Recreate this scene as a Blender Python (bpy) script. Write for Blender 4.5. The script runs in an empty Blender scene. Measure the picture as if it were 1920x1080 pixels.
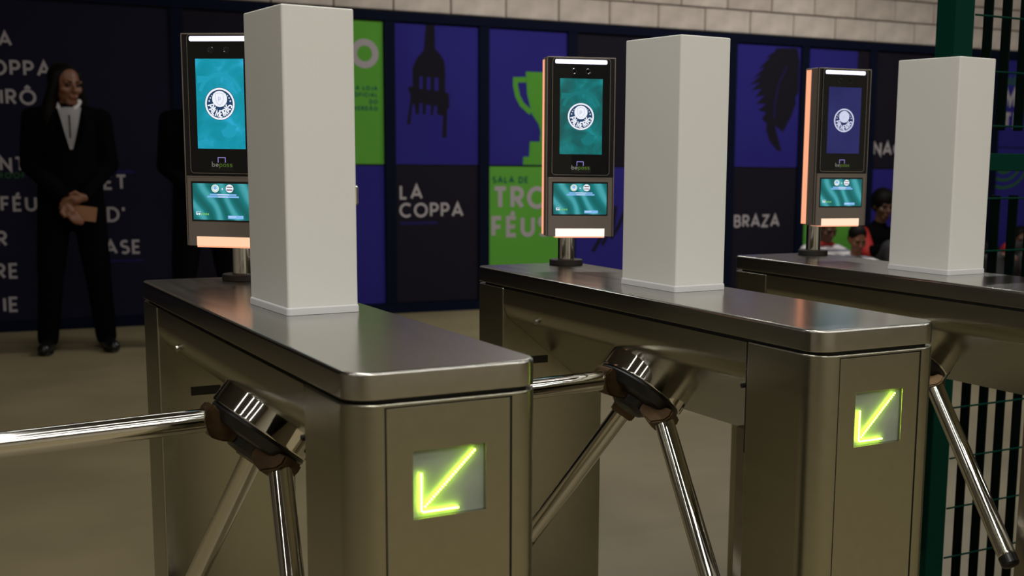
import bpy, bmesh, math, random
from math import sin, cos, pi, radians, sqrt
from mathutils import Vector, Matrix, Euler
from mathutils.bvhtree import BVHTree
random.seed(7)
SC = bpy.context.scene
COL = SC.collection

# ------------------------------------------------------------------ camera
cam_d = bpy.data.cameras.new('camera')
cam = bpy.data.objects.new('camera', cam_d); COL.objects.link(cam)
YAW, PITCH, ROLL = radians(30.98), radians(8.65), radians(0.78)
fw = Vector((sin(YAW)*cos(PITCH), cos(YAW)*cos(PITCH), -sin(PITCH)))
rt = Vector((cos(YAW), -sin(YAW), 0)); up = rt.cross(fw)
r2 = cos(ROLL)*rt + sin(ROLL)*up; u2 = -sin(ROLL)*rt + cos(ROLL)*up
M = Matrix((r2, u2, -fw)).transposed().to_4x4()
M.translation = Vector((-0.4753, -1.3228, 1.2018))
cam.matrix_world = M
cam_d.sensor_width = 36; cam_d.lens = 2335.66/1920*36
cam_d.shift_x = -150.1/1920; cam_d.shift_y = 100.1/1920
cam_d.dof.use_dof = True; cam_d.dof.focus_distance = 2.2; cam_d.dof.aperture_fstop = 6.3
cam_d.clip_start = .05
SC.camera = cam

# ------------------------------------------------------------------ world, lamps, exposure
SC.view_settings.view_transform = 'Standard'; SC.view_settings.look = 'None'
SC.view_settings.gamma = 1; SC.view_settings.use_curve_mapping = False
SC.view_settings.exposure = 0.0
world = bpy.data.worlds.new('world'); SC.world = world; world.use_nodes = True
world.node_tree.nodes['Background'].inputs[0].default_value = (.9, .93, 1, 1)
world.node_tree.nodes['Background'].inputs[1].default_value = .018
CEIL = 3.5
def ceiling_lamp(x, y, lx, ly, watts, col=(1, .975, .905), z=CEIL-.09, rot=(0, 0, 0)):
    l = bpy.data.lights.new('ceiling_lamp', 'AREA'); l.shape = 'RECTANGLE'; l.size = lx; l.size_y = ly
    l.energy = watts; l.color = col
    o = bpy.data.objects.new('ceiling_lamp', l); COL.objects.link(o); o.location = (x, y, z); o.rotation_euler = rot
    return o
# (x, y, length, watts): straight runs of fluorescent tubes over the turnstiles, then over the far wall
LAMPS = [(2.9, -3.4, 7.4, 52), (2.9, -2.2, 7.4, 52), (2.9, -1.0, 7.4, 30), (2.9, .3, 7.4, 17),
         (-2.8, -3.4, 3.4, 9), (-2.8, -2.2, 3.4, 9), (-2.8, -1.0, 3.4, 8), (-2.8, .3, 3.4, 8),
         (3.6, 5.3, 1.2, 38), (6.1, 5.1, 1.2, 46), (8.9, 4.9, 1.2, 16), (.6, 4.6, 1.2, 8)]
for x, y, ln, wt in LAMPS: ceiling_lamp(x, y, ln, .035, wt)
ceiling_lamp(-.2, -.3, .035, 5.0, 46)               # one run along the lane on the left

# ------------------------------------------------------------------ materials
MATS = {}
def mat(name, col, rough=.5, metal=0, spec=.5, emit=None, est=1.0, noise=None, bump=None, coat=0, aniso=0, stretch=None):
    m = bpy.data.materials.new(name); m.use_nodes = True; MATS[name] = m
    nt = m.node_tree; b = nt.nodes['Principled BSDF']
    b.inputs['Base Color'].default_value = (*col, 1); b.inputs['Roughness'].default_value = rough
    b.inputs['Metallic'].default_value = metal; b.inputs['Specular IOR Level'].default_value = spec
    b.inputs['Coat Weight'].default_value = coat
    if emit: b.inputs['Emission Color'].default_value = (*emit, 1); b.inputs['Emission Strength'].default_value = est
    tc = nt.nodes.new('ShaderNodeTexCoord'); mp = nt.nodes.new('ShaderNodeMapping')
    nt.links.new(tc.outputs['Object'], mp.inputs[0])
    if stretch: mp.inputs['Scale'].default_value = stretch
    if noise:                                   # (scale, amount, roughness amount)
        n = nt.nodes.new('ShaderNodeTexNoise'); n.inputs['Scale'].default_value = noise[0]; n.inputs['Detail'].default_value = 5
        nt.links.new(mp.outputs[0], n.inputs['Vector'])
        r = nt.nodes.new('ShaderNodeMapRange'); r.inputs['From Min'].default_value = .3; r.inputs['From Max'].default_value = .7
        r.inputs['To Min'].default_value = 1-noise[1]; r.inputs['To Max'].default_value = 1+noise[1]
        nt.links.new(n.outputs['Fac'], r.inputs['Value'])
        x = nt.nodes.new('ShaderNodeVectorMath'); x.operation = 'SCALE'; x.inputs[0].default_value = col
        nt.links.new(r.outputs[0], x.inputs['Scale']); nt.links.new(x.outputs[0], b.inputs['Base Color'])
        if len(noise) > 2:
            r3 = nt.nodes.new('ShaderNodeMapRange'); r3.inputs['From Min'].default_value = .3; r3.inputs['From Max'].default_value = .7
            r3.inputs['To Min'].default_value = rough-noise[2]; r3.inputs['To Max'].default_value = rough+noise[2]
            nt.links.new(n.outputs['Fac'], r3.inputs['Value']); nt.links.new(r3.outputs[0], b.inputs['Roughness'])
    if bump:                                    # (scale, strength, distance)
        n = nt.nodes.new('ShaderNodeTexNoise'); n.inputs['Scale'].default_value = bump[0]; n.inputs['Detail'].default_value = 3
        nt.links.new(mp.outputs[0], n.inputs['Vector'])
        bp = nt.nodes.new('ShaderNodeBump'); bp.inputs['Strength'].default_value = bump[1]; bp.inputs['Distance'].default_value = bump[2]
        nt.links.new(n.outputs['Fac'], bp.inputs['Height']); nt.links.new(bp.outputs[0], b.inputs['Normal'])
    if aniso:
        b.inputs['Anisotropic'].default_value = aniso
    return m
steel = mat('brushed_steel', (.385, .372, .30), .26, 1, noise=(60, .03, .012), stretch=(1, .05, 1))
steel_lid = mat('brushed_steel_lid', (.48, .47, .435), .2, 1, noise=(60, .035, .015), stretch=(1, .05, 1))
steel_dark = mat('steel_inner', (.36, .33, .28), .33, 1, noise=(30, .06, .03))
chrome = mat('polished_chrome', (.72, .70, .66), .07, 1)
bronze = mat('worn_bronze', (.10, .060, .028), .38, .75, noise=(40, .35, .08))
black_plastic = mat('black_plastic', (.008, .008, .009), .35)
black_rubber_and_gap = mat('black_rubber_and_gap', (.006, .006, .006), .6)  # rubber of the base rings, and the shade painted into gaps
white_paint = mat('white_textured_paint', (.75, .745, .72), .38, bump=(900, .25, .0006))
white_seal = mat('grey_white_seal', (.62, .62, .64), .5)
taupe = mat('taupe_metal', (.21, .175, .155), .4, .35)
taupe_edge = mat('taupe_edge', (.34, .30, .27), .3, .8)
channel = mat('dark_channel', (.02, .018, .02), .3, .5)
glass_black = mat('black_glass', (.002, .002, .003), .04, spec=.5)
trim_metal = mat('thin_metal_trim', (.45, .42, .40), .25, 1)
lens_m = mat('camera_lens', (.012, .012, .02), .05, coat=1)
floor_m = mat('polished_concrete_floor', (.285, .235, .135), .42, noise=(1.6, .10, .06), spec=.35)
ceil_m = mat('dark_ceiling', (.16, .15, .14), .8)
wall_m = mat('plain_wall_paint', (.45, .41, .36), .8)
mortar = mat('mortar', (.20, .17, .145), .9)
navy = mat('navy_frame', (.0035, .006, .02), .8, spec=.08)
navy_panel = mat('navy_panel', (.014, .013, .030), .85, spec=.08)
dark_panel = mat('dark_panel', (.014, .012, .021), .85, spec=.08)
blue_panel = mat('blue_panel', (.029, .024, .225), .85, spec=.08, noise=(.9, .08))
green_panel = mat('green_panel', (.115, .38, .05), .85, spec=.08, noise=(.9, .05))
green_ink = mat('green_ink', (.10, .35, .045), .85, spec=.08)
teal_ink = mat('teal_ink', (.02, .10, .09), .85, spec=.08)
blue_ink = mat('dim_blue_ink', (.02, .018, .10), .85, spec=.08)
white_ink = mat('white_lettering', (.42, .385, .41), .85, spec=.08)
dim_green_ink = mat('dim_green_ink', (.03, .11, .04), .85, spec=.08)
fence_m = mat('green_paint', (.0, .031, .020), .6, spec=.06)
fence_bar = mat('green_paint_bars', (.001, .007, .005), .6, spec=.06)
led = mat('led_bead', (.5, .8, .05), .4, emit=(.62, 1.0, .05), est=30)
led_plate = mat('clouded_plate', (.25, .27, .255), .35, noise=(14, .16))
tube_m = mat('white_light_bar', (.04, .04, .04), .4, emit=(.84, .80, 1.0), est=1.8)
peach = mat('peach_light', (.04, .04, .04), .4, emit=(1.0, .58, .36), est=1.1)
peach2 = mat('pale_light', (.04, .04, .04), .4, emit=(1.0, .86, .74), est=1.25)
salmon = mat('salmon_light', (.04, .04, .04), .4, emit=(1.0, .40, .22), est=1.05)
def emis(name, col, st=1.0): return mat(name, tuple(c*.05 for c in col), .25, emit=col, est=st)
e_white = emis('lit_white', (.85, .88, .95)); e_navy = emis('lit_navy', (.012, .045, .12)); e_pale = emis('lit_pale_blue', (.22, .47, .85))
e_green = emis('lit_green', (.17, .50, .12)); e_violet = emis('lit_violet', (.34, .28, .75)); e_red = emis('lit_dark_red', (.10, .015, .05))
p_white = mat('printed_grey', (.36, .36, .36), .5); p_green = mat('printed_green', (.13, .27, .03), .5)
e_grey2 = emis('lit_dim_white', (.60, .64, .82)); e_dnavy = emis('lit_deep_navy', (.012, .014, .09)); e_lav = emis('lit_lavender', (.52, .54, .74))

def screen_mat(name, dark, mid, light, scale, dist, rot=0):
    m = bpy.data.materials.new(name); m.use_nodes = True; nt = m.node_tree; b = nt.nodes['Principled BSDF']
    b.inputs['Base Color'].default_value = (.004, .004, .004, 1); b.inputs['Roughness'].default_value = .08
    tc = nt.nodes.new('ShaderNodeTexCoord'); mp = nt.nodes.new('ShaderNodeMapping'); nt.links.new(tc.outputs['Object'], mp.inputs[0])
    mp.inputs['Rotation'].default_value = (0, rot, 0)
    n = nt.nodes.new('ShaderNodeTexNoise'); n.inputs['Scale'].default_value = scale; n.inputs['Detail'].default_value = 6
    n.inputs['Distortion'].default_value = dist; nt.links.new(mp.outputs[0], n.inputs['Vector'])
    r = nt.nodes.new('ShaderNodeValToRGB'); e = r.color_ramp.elements
    e[0].position = .36; e[0].color = (*dark, 1); e[1].position = .68; e[1].color = (*light, 1)
    k = r.color_ramp.elements.new(.52); k.color = (*mid, 1)
    nt.links.new(n.outputs['Fac'], r.inputs[0]); nt.links.new(r.outputs[0], b.inputs['Emission Color']); b.inputs['Emission Strength'].default_value = 1
    return m
def swirl_mat(name, dark, mid, light):
    m = bpy.data.materials.new(name); m.use_nodes = True; nt = m.node_tree; b = nt.nodes['Principled BSDF']
    b.inputs['Base Color'].default_value = (.004, .004, .004, 1); b.inputs['Roughness'].default_value = .08
    tc = nt.nodes.new('ShaderNodeTexCoord'); mp = nt.nodes.new('ShaderNodeMapping'); nt.links.new(tc.outputs['Object'], mp.inputs[0])
    mp.inputs['Rotation'].default_value = (0, radians(38), 0)
    w = nt.nodes.new('ShaderNodeTexWave'); w.inputs['Scale'].default_value = 9; w.inputs['Distortion'].default_value = 9; w.inputs['Detail'].default_value = 1.5
    w.inputs['Detail Scale'].default_value = .8; nt.links.new(mp.outputs[0], w.inputs['Vector'])
    r = nt.nodes.new('ShaderNodeValToRGB'); e = r.color_ramp.elements
    e[0].position = 0; e[0].color = (*dark, 1); e[1].position = 1; e[1].color = (*light, 1)
    k = r.color_ramp.elements.new(.55); k.color = (*mid, 1)
    nt.links.new(w.outputs['Fac'], r.inputs[0]); nt.links.new(r.outputs[0], b.inputs['Emission Color']); b.inputs['Emission Strength'].default_value = 1
    return m
scr1 = screen_mat('screen_bright_cyan', (.0, .25, .33), (.004, .30, .42), (.03, .42, .70), 22, .6)  # viewing-angle change between the terminals is painted into these emission colours
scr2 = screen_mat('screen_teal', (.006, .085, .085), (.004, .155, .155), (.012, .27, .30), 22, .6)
scr3 = screen_mat('screen_blue_slant_view', (.011, .012, .088), (.016, .018, .112), (.026, .030, .16), 6, .2)  # dimmed and blued in its colour for the slanted view
scr_low = swirl_mat('screen_green_swirl', (.004, .115, .115), (.008, .19, .20), (.06, .36, .40))

# ------------------------------------------------------------------ mesh helpers
def link(name, me, m=None, parent=None, loc=(0, 0, 0), rot=(0, 0, 0), smooth=False):
    o = bpy.data.objects.new(name, me); COL.objects.link(o); o.location = loc; o.rotation_euler = rot
    if m and not me.materials: me.materials.append(m)
    if parent: o.parent = parent
    if smooth:
        for p in me.polygons: p.use_smooth = True
    return o
def to_obj(name, bm, m, parent=None, loc=(0, 0, 0), rot=(0, 0, 0), smooth=False, angle=None):
    bmesh.ops.recalc_face_normals(bm, faces=bm.faces)
    me = bpy.data.meshes.new(name); bm.to_mesh(me); bm.free()
    if angle is not None:
        for p in me.polygons: p.use_smooth = True
        me.set_sharp_from_angle(angle=radians(angle))
    o = link(name, me, m, parent, loc, rot, smooth)
    if angle is not None: w = o.modifiers.new('even_shading', 'WEIGHTED_NORMAL'); w.keep_sharp = True
    return o
def tag(o, label=None, cat=None, group=None, kind=None):
    if label: o['label'] = label
    if cat: o['category'] = cat
    if group: o['group'] = group
    if kind: o['kind'] = kind
    return o
def empty(name, loc, rz=0):
    o = bpy.data.objects.new(name, None); COL.objects.link(o); o.location = loc; o.rotation_euler = (0, 0, rz); o.empty_display_size = .1
    return o
def copy_tree(o, parent=None):
    c = o.copy(); COL.objects.link(c)
    if parent: c.parent = parent
    for ch in list(o.children): copy_tree(ch, c)
    return c
def add_box(bm, x0, x1, y0, y1, z0, z1, bev=0, seg=1):
    vs = [bm.verts.new((x, y, z)) for z in (z0, z1) for y in (y0, y1) for x in (x0, x1)]
    fs = [bm.faces.new([vs[i] for i in f]) for f in ((0, 2, 3, 1), (4, 5, 7, 6), (0, 1, 5, 4), (2, 6, 7, 3), (0, 4, 6, 2), (1, 3, 7, 5))]
    if bev:
        es = list({e for f in fs for e in f.edges})
        bmesh.ops.bevel(bm, geom=es, offset=bev, segments=seg, affect='EDGES', profile=.5)
def box(name, x0, x1, y0, y1, z0, z1, m, parent=None, bev=0, seg=2, **k):
    bm = bmesh.new(); add_box(bm, x0, x1, y0, y1, z0, z1, bev, seg)
    return to_obj(name, bm, m, parent, angle=35 if bev else None, **k)
def rrect(x0, x1, y0, y1, rads, seg=8):
    """outline; rads = radius at (x0,y0),(x1,y0),(x1,y1),(x0,y1)"""
    pts = []
    for (cx, cy, sx, sy, a0, r) in ((x0, y0, 1, 1, pi, rads[0]), (x1, y0, -1, 1, 1.5*pi, rads[1]), (x1, y1, -1, -1, 0, rads[2]), (x0, y1, 1, -1, .5*pi, rads[3])):
        if r <= 0: pts.append((cx, cy)); continue
        for i in range(seg+1):
            a = a0 + i/seg*pi/2; pts.append((cx+sx*r+r*cos(a), cy+sy*r+r*sin(a)))
    return pts
def prism(bm, pts, z0, z1, bev_top=0, bev_bot=0, seg=3):
    """extrude a plan outline; optional rounded rims made by inset rings"""
    n = len(pts)
    def inset(d):
        out = []
        for i in range(n):
            p0, p1, p2 = Vector(pts[i-1]), Vector(pts[i]), Vector(pts[(i+1) % n])
            a = (p1-p0).normalized(); b = (p2-p1).normalized(); na = Vector((-a.y, a.x)); nb = Vector((-b.y, b.x))
            k = (na+nb); k = k/max(.2, k.length_squared)*2
            out.append(p1+k*d)
        return out
    rings = []
    if bev_bot: rings += [(inset(bev_bot*(1-sin(i/seg*pi/2))), z0+bev_bot*(1-cos(i/seg*pi/2))) for i in range(seg)]
    rings.append((inset(0), z0+bev_bot))
    rings.append((inset(0), z1-bev_top))
    if bev_top: rings += [(inset(bev_top*(1-cos(i/seg*pi/2))), z1-bev_top+bev_top*sin(i/seg*pi/2)) for i in range(1, seg+1)]
    vr = [[bm.verts.new((p[0], p[1], z)) for p in r] for r, z in rings]
    for a, b in zip(vr[:-1], vr[1:]):
        for i in range(n): bm.faces.new((a[i], a[(i+1) % n], b[(i+1) % n], b[i]))
    bm.faces.new(list(reversed(vr[0]))); bm.faces.new(vr[-1])
def frame_of(a):
    a = Vector(a).normalized(); h = Vector((0, 1, 0)) if abs(a.y) < .9 else Vector((1, 0, 0))
    e1 = a.cross(h).normalized(); return a, e1, a.cross(e1)
def lathe(bm, org, axis, prof, seg=40):
    """prof = [(t, r)] along axis from org; closed ends"""
    a, e1, e2 = frame_of(axis); org = Vector(org); rings = []
    for t, r in prof: rings.append([bm.verts.new(org+a*t+(e1*cos(2*pi*i/seg)+e2*sin(2*pi*i/seg))*max(r, 1e-5)) for i in range(seg)])
    for A, B in zip(rings[:-1], rings[1:]):
        for i in range(seg): bm.faces.new((A[i], A[(i+1) % seg], B[(i+1) % seg], B[i]))
    bm.faces.new(list(reversed(rings[0]))); bm.faces.new(rings[-1])
def rod(bm, p0, p1, r, seg=10):
    p0 = Vector(p0); p1 = Vector(p1); lathe(bm, p0, p1-p0, [(0, r), ((p1-p0).length, r)], seg)
def poly(bm, pts, T):
    f = bm.faces.new([bm.verts.new(T(*p)) for p in pts]); return f
def slab(bm, pts, T, d):
    """flat outline given as 2D points, with thickness: T(u,v,depth)"""
    a = [bm.verts.new(T(u, v, 0)) for u, v in pts]; b = [bm.verts.new(T(u, v, d)) for u, v in pts]; n = len(pts)
    bm.faces.new(a); bm.faces.new(list(reversed(b)))
    for i in range(n): bm.faces.new((a[i], b[i], b[(i+1) % n], a[(i+1) % n]))
def disc(bm, cu, cv, r, T, d, seg=28, r_in=0, a0=0, a1=2*pi):
    if r_in <= 0: slab(bm, [(cu+r*cos(2*pi*i/seg), cv+r*sin(2*pi*i/seg)) for i in range(seg)], T, d); return
    ribbon(bm, [(cu+(r+r_in)/2*cos(a0+(a1-a0)*i/seg), cv+(r+r_in)/2*sin(a0+(a1-a0)*i/seg)) for i in range(seg+1)], r-r_in, T, d)
def ribbon(bm, pts, w, T, d):
    P = [Vector(p) for p in pts]; P = [q for i, q in enumerate(P) if i == 0 or (q-P[i-1]).length > w*.02]; n = len(P); closed = (P[0]-P[-1]).length < 1e-6
    L = []; R = []
    for i in range(n):
        if closed: t0 = (P[i]-P[i-1 if i else n-2]).normalized(); t1 = (P[i+1 if i < n-1 else 1]-P[i]).normalized()
        else:
            t0 = (P[i]-P[i-1]).normalized() if i else (P[1]-P[0]).normalized(); t1 = (P[i+1]-P[i]).normalized() if i < n-1 else t0
        na, nb = Vector((-t0.y, t0.x)), Vector((-t1.y, t1.x)); k = na+nb; k = k/max(.35, k.length_squared)*2*(w/2)
        L.append(P[i]+k); R.append(P[i]-k)
    for i in range(n-1):
        slab(bm, [L[i], L[i+1], R[i+1], R[i]], T, d*(1+.02*(i % 6)))

# ---- geometric sans capitals drawn as strokes (unit height)
def arc(cx, cy, rx, ry, a0, a1, n=14): return [(cx+rx*cos(radians(a0+(a1-a0)*i/n)), cy+ry*sin(radians(a0+(a1-a0)*i/n))) for i in range(n+1)]
G = {
 'A': (.86, [[(0, 0), (.43, 1), (.86, 0)], [(.17, .3), (.69, .3)]]), 'B': (.58, [[(0, 0), (0, 1), (.28, 1)]+arc(.28, .76, .24, .24, 90, -90)+[(0, .52)], [(0, .52), (.3, .52)]+arc(.3, .26, .28, .26, 90, -90)+[(0, 0)]]),
 'C': (.86, [arc(.5, .5, .5, .5, 48, 312, 22)]), 'D': (.74, [[(0, 0), (0, 1), (.26, 1)]+arc(.26, .5, .48, .5, 90, -90, 18)+[(0, 0)]]),
 'E': (.5, [[(.5, 1), (0, 1), (0, 0), (.5, 0)], [(0, .5), (.44, .5)]]), 'F': (.48, [[(.48, 1), (0, 1), (0, 0)], [(0, .5), (.42, .5)]]),
 'I': (.0, [[(0, 0), (0, 1)]]), 'J': (.36, [[(.36, 1), (.36, .22)]+arc(.14, .22, .22, .22, 0, -120, 8)]), 'L': (.46, [[(0, 1), (0, 0), (.46, 0)]]),
 'M': (.9, [[(0, 0), (.1, 1), (.45, .2), (.8, 1), (.9, 0)]]), 'N': (.72, [[(0, 0), (0, 1), (.72, 0), (.72, 1)]]), 'O': (1.0, [arc(.5, .5, .5, .5, 0, 360, 28)]),
 'P': (.56, [[(0, 0), (0, 1), (.28, 1)]+arc(.28, .72, .28, .28, 90, -90)+[(0, .44)]]), 'R': (.58, [[(0, 0), (0, 1), (.28, 1)]+arc(.28, .73, .27, .27, 90, -90)+[(0, .46)], [(.24, .46), (.58, 0)]]),
 'S': (.56, [arc(.28, .76, .26, .24, 40, 270, 14)+arc(.28, .26, .28, .26, 90, -140, 14)]), 'T': (.66, [[(0, 1), (.66, 1)], [(.33, 1), (.33, 0)]]),
 'U': (.66, [[(0, 1), (0, .33)]+arc(.33, .33, .33, .33, 180, 360)+[(.66, 1)]]), 'V': (.8, [[(0, 1), (.4, 0), (.8, 1)]]), 'Z': (.64, [[(0, 1), (.64, 1), (0, 0), (.64, 0)]]),
 "'": (.0, [[(0, 1.05), (0, .78)]]), ' ': (.3, []), '-': (.25, [[(0, .5), (.25, .5)]]), 'X': (.7, [[(0, 0), (.7, 1)], [(0, 1), (.7, 0)]]),
 'b': (.52, [[(0, 1), (0, 0)], arc(.26, .26, .26, .26, 0, 360, 18)]), 'e': (.52, [arc(.26, .26, .26, .26, 0, 315, 16), [(0, .26), (.52, .26)]]),
 'p': (.52, [[(0, .5), (0, -.36)], arc(.26, .26, .26, .26, 0, 360, 18)]), 'a': (.52, [arc(.26, .26, .26, .26, 0, 360, 18), [(.52, .5), (.52, 0)]]),
 's': (.4, [[(.4, .5), (.1, .5), (0, .4), (.06, .28), (.34, .24), (.4, .12), (.3, 0), (0, 0)]]),
}
G['É'] = (.5, G['E'][1]+[[(.2, 1.14), (.38, 1.36)]]); G['Ô'] = (1.0, G['O'][1]+[[(.32, 1.16), (.5, 1.32), (.68, 1.16)]]); G['Ã'] = (.86, G['A'][1]+[[(.2, 1.16), (.36, 1.26), (.52, 1.16), (.68, 1.26)]])
def text(bm, s, u, v, h, T, d, w=.16, track=.2, align='L', sx=1.0):
    """caps of height h; u,v = left (or right) end of the baseline"""
    k = h*(1-w); adv = []
    x = 0
    for c in s:
        g = G[c]; adv.append(x); x += g[0]*sx*k+w*h+track*h*(.5 if c == ' ' else 1)
    x -= track*h
    off = u if align == 'L' else (u-x if align == 'R' else u-x/2)
    for c, a in zip(s, adv):
        for i, st in enumerate(G[c][1]): ribbon(bm, [(off+a+w*h/2+px*sx*k, v+w*h/2+py*k) for px, py in st], w*h, T, d*(1+.12*i))
    return x
def arc_text(bm, s, cu, cv, r, h, T, d, a0, a1, w=.2, sx=.8):
    """letters standing with their tops towards the centre line, along the lower arc from a0 to a1 (degrees)"""
    n = len(s); tot = sum(max(G[c][0], .15)*sx+w+.16 for c in s); ang = a0
    for c in s:
        step = (max(G[c][0], .15)*sx+w+.16)/tot*(a1-a0); am = radians(ang+step/2)
        e_r = Vector((cos(am), sin(am))); e_t = Vector((-sin(am), cos(am))); o = Vector((cu, cv))+e_r*r
        for i, st in enumerate(G[c][1]):
            ribbon(bm, [tuple(o+e_t*((px-G[c][0]/2)*sx*h)-e_r*(py*h)) for px, py in st], w*h, T, d*(1+.12*i))
        ang += step

# ------------------------------------------------------------------ setting
box('floor', -5, 13, -6, 9, -.2, 0, floor_m).__setitem__('kind', 'structure')
box('ceiling', -5, 13, -6, 9, CEIL, CEIL+.2, ceil_m).__setitem__('kind', 'structure')
box('wall_left', -5.2, -5, -6, 9, 0, CEIL, wall_m).__setitem__('kind', 'structure')
box('wall_right', 13, 13.2, -6, 9, 0, CEIL, wall_m).__setitem__('kind', 'structure')
box('wall_front', -5, 13, -6.2, -6, 0, CEIL, mat('light_wall_paint', (.72, .67, .56), .8)).__setitem__('kind', 'structure')

WTH, WC = -.06941, 7.48099
wall = box('wall_back', -5.6, 13.2, .03, .25, 0, CEIL, mortar, loc=(0, WC, 0), rot=(0, 0, WTH)); wall['kind'] = 'structure'
WM = Matrix.Translation((0, WC, 0)) @ Matrix.Rotation(WTH, 4, 'Z')
def wp(x, z, y=0): return WM @ Vector((x, y, z))
# concrete blocks above the printed panels
block_mats = [mat('concrete_block', c, .9, noise=(7, .16), bump=(60, .3, .003)) for c in ((.60, .52, .47), (.55, .47, .425), (.63, .55, .50))]
bmeshes = []
for i, bmt in enumerate(block_mats):
    bm = bmesh.new(); add_box(bm, .005, .431, 0, .05, .005, .181, .006, 1)
    me = bpy.data.meshes.new('concrete_block'); bm.to_mesh(me); bm.free(); me.materials.append(bmt); bmeshes.append(me)
for r in range(7):
    for i in range(-8, 30):
        x = 5.617+.436*(i-9)+(.218 if r % 2 == 0 else 0)-.218*(r % 2 == 0)*2+(.436 if r % 2 else 0)-(.16 if r % 2 else .218)*0
        if x > 12.6: continue
        o = bpy.data.objects.new('concrete_block', bmeshes[random.randrange(3)]); COL.objects.link(o)
        o.parent = wall; o.location = (x+(.21 if r % 2 else .218), .0+random.uniform(-.004, .004), 2.178+r*.186)
# header trim and base
def wbox(name, x0, x1, z0, z1, y0, y1, m, bev=0): return box(name, x0, x1, y0, y1, z0, z1, m, wall, bev)
wbox('header_trim', -5.6, 13, 2.108, 2.172, -.03, .03, navy)
wbox('base_trim', -5.6, 13, 0, .075, -.02, .03, navy)
X0, PITCHW = 3.0, .73
for i in range(-2, 14):                       # vertical frame strips between the printed panels
    x = X0-.08+PITCHW*i
    if x > 12.8: continue
    wbox('frame_strip', x, x+(.08 if i < 9 else .09), .075, 2.108, -.025, .03, navy)
def wpanel(x0, x1, z0, z1, m, y=-.008):
    return wbox('printed_panel', x0, x1, z0, z1, y, .03, m)
def WT(y=-.010, s=-1): return lambda u, v, d=0: (u, y-d, v)
def wgraphic(name, parent, fn, m, y=-.0085):
    bm = bmesh.new(); fn(bm, WT(y)); return to_obj(name, bm, m, parent)
pan_left = wpanel(-5.5, 1.46, .075, 2.108, navy_panel)
lt = lambda s, x, z, h, al='L', tr=.2, w=.17: (lambda bm, T: text(bm, s, x, z, h, T, .0008, w, tr, al))
for s, x, z, h in (('A', .505, 1.808, .09), ('COPPA', .725, 1.627, .098), ('AIRÔ', .628, 1.447, .098), ('NT', .546, 1.03, .092), ('FÉUS', .676, .775, .097),
                   ('R', .415, .553, .1), ('RE', .470, .345, .1), ('FIE', .460, .128, .1), ('ET', 1.152, .912, .1), ("D'", 1.130, .700, .1), ('ASE', 1.222, .486, .095)):
    wgraphic('lettering', pan_left, lt(s, x, z, h, 'R', .16), white_ink)
wgraphic('small_lettering', pan_left, lt('ROOFTOP', .665, .985, .038, 'R', .3), dim_green_ink)
wgraphic('faint_stripe', pan_left, lambda bm, T: slab(bm, [(.95, 1.02), (1.2, 1.02), (1.2, 1.04), (.95, 1.04)], T, .0008), blue_ink)
wgraphic('faint_stripe', pan_left, lambda bm, T: slab(bm, [(.99, .435), (1.24, .435), (1.24, .45), (.99, .45)], T, .0008), blue_ink)
p = wpanel(1.54, 2.19, .075, 2.108, dark_panel)
def two(x, top, bot, split=1.088):
    return wpanel(x, x+.645, split+.006, 2.100, top), wpanel(x, x+.645, .08, split-.006, bot)
a, b = two(2.27, green_panel, blue_panel)
wgraphic('lettering', a, lt('O', 2.883, 1.768, .205, 'R', .1, .23), white_ink)
for s, z in (('A LOJA', 1.615), ('OFICIAL', 1.568), ('DO', 1.52), ('VERDÃO', 1.472)): wgraphic('small_lettering', a, lt(s, 2.872, z, .03, 'R', .22, .22), teal_ink)
a, b = two(3.0, blue_panel, dark_panel)
FORK = [(3.240, 2.097), (3.307, 2.097), (3.308, 1.929), (3.344, 1.895), (3.377, 1.849), (3.387, 1.777), (3.385, 1.625), (3.415, 1.608), (3.418, 1.511), (3.401, 1.498), (3.394, 1.29), (3.361, 1.292), (3.368, 1.449), (3.323, 1.46), (3.323, 1.52), (3.3, 1.52), (3.29, 1.453), (3.271, 1.452), (3.275, 1.525), (3.239, 1.528), (3.232, 1.457), (3.212, 1.457), (3.21, 1.535), (3.187, 1.538), (3.182, 1.456), (3.158, 1.456), (3.149, 1.527), (3.133, 1.527), (3.116, 1.382), (3.09, 1.384), (3.117, 1.551), (3.118, 1.605), (3.102, 1.622), (3.105, 1.652), (3.137, 1.653), (3.135, 1.743), (3.138, 1.79), (3.171, 1.857), (3.222, 1.913)]
wgraphic('fork_silhouette', a, lambda bm, T: slab(bm, FORK, T, .0008), dark_panel)
def forkgaps(bm, T):
    for q in ([(3.189, 1.727), (3.212, 1.725), (3.210, 1.638), (3.187, 1.637)], [(3.245, 1.723), (3.272, 1.722), (3.270, 1.634), (3.242, 1.635)], [(3.302, 1.723), (3.333, 1.72), (3.332, 1.629), (3.301, 1.629)]): slab(bm, q, T, .0006)
wgraphic('fork_gaps', a, forkgaps, blue_panel, -.0095)
wgraphic('lettering', b, lt('LA', 3.030, .838, .108), white_ink); wgraphic('lettering', b, lt('COPPA', 3.026, .706, .108, 'L', .15), white_ink)
wgraphic('faint_stripe', b, lambda bm, T: slab(bm, [(3.03, .655), (3.32, .655), (3.32, .675), (3.03, .675)], T, .0008), blue_ink)
a, b = two(3.73, blue_panel, green_panel)
TROPHY = [(4.031, 1.795), (4.30, 1.795), (4.296, 1.62), (4.25, 1.478), (4.19, 1.406), (4.180, 1.349), (4.185, 1.273), (4.27, 1.273), (4.275, 1.158), (4.325, 1.158), (4.33, 1.097), (4.011, 1.097), (4.014, 1.158), (4.062, 1.158), (4.068, 1.273), (4.150, 1.273), (4.157, 1.349), (4.140, 1.406), (4.085, 1.478), (4.044, 1.623)]
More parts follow.
